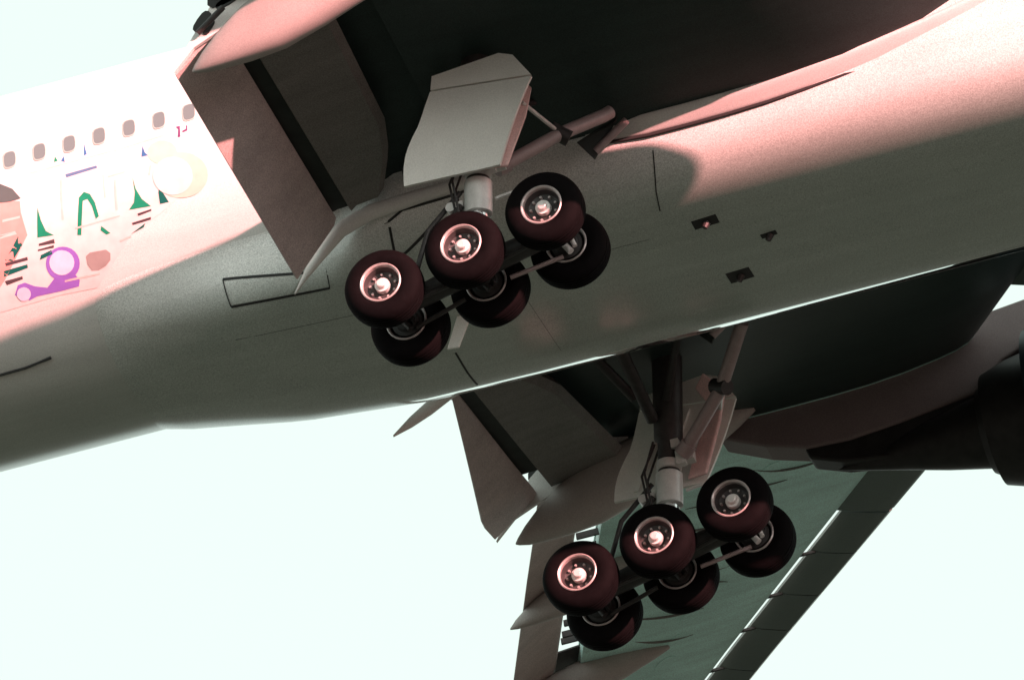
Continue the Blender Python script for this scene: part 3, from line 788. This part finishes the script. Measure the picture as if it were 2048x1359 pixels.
for s in (-1, 1):
    Y = s*5.485
    g_ = MB()
    # shock strut: outer cylinder, collar, then the wider upper casting into the wing
    sx = lambda z: .02 + .11*z
    g_.tube([(sx(1.0),Y,1.0),(sx(1.02),Y,1.02),(sx(1.60),Y,1.60),(sx(1.63),Y,1.63)], [.20,.235,.235,.20], 32)
    g_.tube([(sx(1.68),Y,1.68),(sx(1.70),Y,1.70),(sx(1.84),Y,1.84),(sx(1.86),Y,1.86)], [.19,.22,.22,.19], 28)
    g_.box((sx(1.75)+.26, Y-.12, 1.80), (.16,.14,.26)); g_.box((sx(1.75)+.20, Y-.15, 2.08), (.14,.12,.16))
    gear = g_.build('landing_gear', M['steel'], plane)
    MB().tube([(sx(1.5),Y,1.5),(sx(2.2),Y,2.2),(sx(2.3),Y,2.3),(sx(4.2),Y,4.2)], [.19,.19,.25,.27], 28).build('strut_casting', M['darkst'], gear)
    MB().tube([(sx(-.05),Y,-.05),(sx(1.1),Y,1.1)], .17, 28).build('oleo_piston', M['chrome'], gear)
    # bogie beam with pivot and three axles
    mb = MB().tube([bog(-1.72,0,0,s), bog(-1.5,0,0,s), bog(-.3,.03,0,s), bog(.3,.03,0,s), bog(1.5,0,0,s), bog(1.72,0,0,s)], [.13,.17,.21,.21,.17,.13], 22)
    mb.tube([(0,Y-.34,.02),(0,Y+.34,.02)], .16, 22)
    mb.build('bogie_beam', M['darkst'], gear)
    for k in (-1, 0, 1):
        MB().tube([bog(k*ST,0,-TR/2-.1,s), bog(k*ST,0,TR/2+.1,s)], .085, 18).build('axle', M['darkst'], gear)
        for sd in (-1, 1):
            wheel(bog(k*ST,0,sd*TR/2,s), sd)
            # brake rods from the beam to each brake
            if k != 0:
                a = bog(k*ST - k*.12, -.24, sd*.40, s); b = bog(k*ST - k*1.05, -.22, sd*.30, s)
                MB().tube([a, b], .038, 10).build('brake_rod', M['brace'] if (k > 0 and sd > 0) else M['darkst'], gear)  # one front rod gets a lit tone, the others a shaded one
            a = bog(k*ST, -.12, sd*.34, s)
            mb = MB(); mb.tube([a + Vector((-.1,0,.14)), a + Vector((.06,0,-.12))], [.05,.06], 12); mb.tube([a + Vector((.1,0,.1)), a + Vector((.14,0,-.04))], .04, 10)
            mb.build('brake_cylinder', M['hub'] if (k > 0 and sd > 0) else M['darkst'], gear)  # same split: one front cylinder coloured as lit, the others as shaded
    # torque links behind the strut, lugs in front and behind
    mb = MB()
    for sd in (-1, 1):
        mb.tube([(sx(1.25)-.26, Y+sd*.10, 1.2), (-.62, Y+sd*.06, .72), (-.2, Y+sd*.10, .28)], [.06,.05,.06], 10)
    mb.box((-.62, Y, .72), (.14,.2,.14))
    mb.build('torque_link', M['darkst'], gear)
    mb = MB()
    mb.box((sx(1.3)-.36, Y, 1.22), (.22,.16,.18)); mb.tube([(sx(1.3)-.46,Y-.12,1.22),(sx(1.3)-.46,Y+.12,1.22)], .085, 14)
    mb.build('strut_lug', M['steel'], gear)
    MB().box((sx(2.0)+.32, Y-.03, 1.92), (.26,.2,.34)).build('brace_lug', M['steel'], gear, False)
    MB().tube([(sx(1.5)+.28, Y-.05, 1.2),(sx(1.5)+.6, Y-.05, 1.24)], .03, 8).build('hydraulic_fitting', M['steel'], gear)
    # landing lamp under the cylinder
    mb = MB(); a = Vector((sx(.88)-.0, Y-.20, .84))
    mb.tube([a, a+Vector((.05,-.07,-.05)), a+Vector((.07,-.10,-.07))], [.08,.13,.12], 18); mb.build('taxi_lamp', M['lens'], gear)
    # hoses
    for k, (o1, o2) in enumerate(((.30,.12),(.34,-.1),(.26,-.2))):
        MB().tube([(sx(2.2)-.22, Y+o2, 2.2), (sx(1.6)-o1-.12, Y+o2, 1.65), (sx(1.0)-o1, Y+o2*1.2, 1.0), (-.42, Y+o2, .52), bog(-.5,.22,o2*.6,s)], .022, 8).build('hydraulic_hose', M['darkst'], gear)
    MB().tube([(sx(1.5)-.3,Y-.02,1.5), (-.75,Y,.95), bog(-1.15,.2,0,s)], .045, 10).build('truck_positioner', M['darkst'], gear)
    # drag brace in two lengths with a knee, side brace, jury strut
    mb = MB().tube([(.62,s*5.28,1.93),(1.46,s*4.74,2.55)], .115, 18)
    mb.tube([(.50,s*5.34,1.86),(.68,s*5.25,1.97)], .15, 14); mb.build('drag_brace', M['brace'], gear)
    mb = MB().tube([(1.54,s*4.66,2.62),(2.10,s*4.0,3.14),(2.2,s*3.9,3.24)], .115, 18); mb.build('drag_brace', M['brace'], gear)
    MB().tube([(1.36,s*4.78,2.68),(1.62,s*4.62,2.50)], .14, 14).build('brace_knee', M['darkst'], gear)
    MB().tube([(1.18,s*5.75,2.72),(1.50,s*4.7,2.60)], .035, 10).build('jury_strut', M['steel'], gear)
    MB().tube([(.1,s*5.25,2.6),(.05,s*4.3,3.1),(.0,s*3.3,3.6)], .11, 16).build('side_brace', M['darkst'], gear)
    MB().tube([(-.2,s*5.4,3.2),(-.6,s*4.6,3.7),(-.8,s*3.8,4.1)], .09, 14).build('retraction_jack', M['darkst'], gear)
    MB().tube([(.4,s*5.2,2.9),(.9,s*4.4,3.5),(1.3,s*3.6,4.0)], .07, 12).build('lock_link', M['darkst'], gear)
    # strut door: curved panel outboard of the strut with a folded top leaf and stiffeners inside
    cor = {(0,0): Vector((-.93,5.98,1.60)), (1,0): Vector((.72,5.98,1.54)), (1,1): Vector((1.45,5.98,3.02)), (0,1): Vector((-.28,5.98,3.22))}
    nU, nV = 8, 10; V = []; F = []
    for lay in (0, 1):
        for j in range(nV+1):
            for i in range(nU+1):
                u, v = i/nU, j/nV
                p = cor[0,0]*(1-u)*(1-v) + cor[1,0]*u*(1-v) + cor[1,1]*u*v + cor[0,1]*(1-u)*v
                p = p.copy(); p.x -= .10*math.sin(math.pi*v)*(1-u)*-1 if False else 0
                p.x += (-.10)*math.sin(math.pi*min(1, v*1.6))*(1-u)*(1 if v < .62 else 0)
                p.y += .12*math.sin(math.pi*v*.8) - .05*v + (.0 if lay == 0 else -.06)
                V.append(Vector((p.x, s*p.y, p.z)))
    q = (nU+1)*(nV+1)
    for j in range(nV):
        for i in range(nU):
            k = j*(nU+1)+i; F.append((k,k+1,k+nU+2,k+nU+1)); F.append((q+k,q+k+nU+1,q+k+nU+2,q+k+1))
    ed = [i for i in range(nU+1)] + [j*(nU+1)+nU for j in range(1,nV+1)] + [nV*(nU+1)+i for i in range(nU-1,-1,-1)] + [j*(nU+1) for j in range(nV-1,0,-1)]
    for i in range(len(ed)):
        a, b = ed[i], ed[(i+1)%len(ed)]; F.append((a,b,q+b,q+a))
    door = mesh('strut_door', V, F, M['door'], plane, True, 50)
    lf = MB().slab([Vector((x, s*y, z)) for x, y, z in ((-.27,6.0,3.25),(1.45,6.0,3.05),(1.18,5.98,3.52),(.95,5.98,3.62),(-.22,6.0,3.50))], (0,-s*.05,0))
    lf.build('upper_door_leaf', M['door'], door, False)
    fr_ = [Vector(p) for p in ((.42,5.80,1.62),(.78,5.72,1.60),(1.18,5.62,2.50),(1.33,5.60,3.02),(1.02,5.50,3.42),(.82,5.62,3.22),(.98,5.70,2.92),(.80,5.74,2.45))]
    lf = MB().slab([Vector((p.x, s*p.y, p.z)) for p in fr_], (.03, s*.07, 0)).build('sunlit_door_edge', M['salmon'], door, False); bevel(lf, .03, 3)  # stands for the sunlit front strip of the door
    for u in (.25,.5):
        a = cor[0,0]*(1-u)+cor[1,0]*u; b = cor[0,1]*(1-u)+cor[1,1]*u
        MB().slab([Vector((p.x, s*(5.99), p.z)) for p in (a+Vector((-.04,0,.1)), a+Vector((.04,0,.1)), b+Vector((.04,0,-.1)), b+Vector((-.04,0,-.1)))], (0,-s*.10,0)).build('door_stiffener', M['door'], door, False)
    MB().tube([(.3,s*5.95,2.3),(.2,s*5.6,2.2)], .05, 10).build('door_link', M['darkst'], door)
    # small triangular doors on the fairing in front of the bay
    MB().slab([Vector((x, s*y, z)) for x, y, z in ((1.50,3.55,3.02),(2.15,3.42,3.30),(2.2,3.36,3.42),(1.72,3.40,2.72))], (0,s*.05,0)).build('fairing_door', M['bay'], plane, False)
    MB().tube([(1.75,s*3.42,2.86),(2.35,s*3.42,3.30)], .07, 12).build('door_rod', M['brace'], plane)

# ---------------------------------------------------------------- tail surfaces
def fin(rings_def, name):
    rr = []
    for (xl, xt, y, z, t) in rings_def:
        P = []
        for c, h in ((0,0),(.03,.35),(.15,.8),(.35,1),(.6,.75),(1,.03)):
            P.append((c, h))
        up = [(xl+(xt-xl)*c, h*t/2) for c, h in P]; dn = [(xl+(xt-xl)*c, -h*t/2) for c, h in P[::-1][:-1]]
        rr.append([(x, h, y, z) for x, h in up+dn])
    return rr
rr = fin([(-23.5,-33.5,0,7.6,1.0),(-34.0,-38.2,0,17.0,.45)], 'v')
MB().loft([[Vector((x, h, z)) for x, h, y, z in r] for r in rr]).build('tail_fin', M['white'], plane, True, 40)
for s in (-1, 1):
    rr = fin([(-27.5,-35.0,.8,6.9,.7),(-34.5,-37.4,10.7,8.0,.25)], 'h')
    MB().loft([[Vector((x, s*y, z+h)) for x, h, y, z in r] for r in rr]).build('tailplane', M['wing'], plane, True, 40)
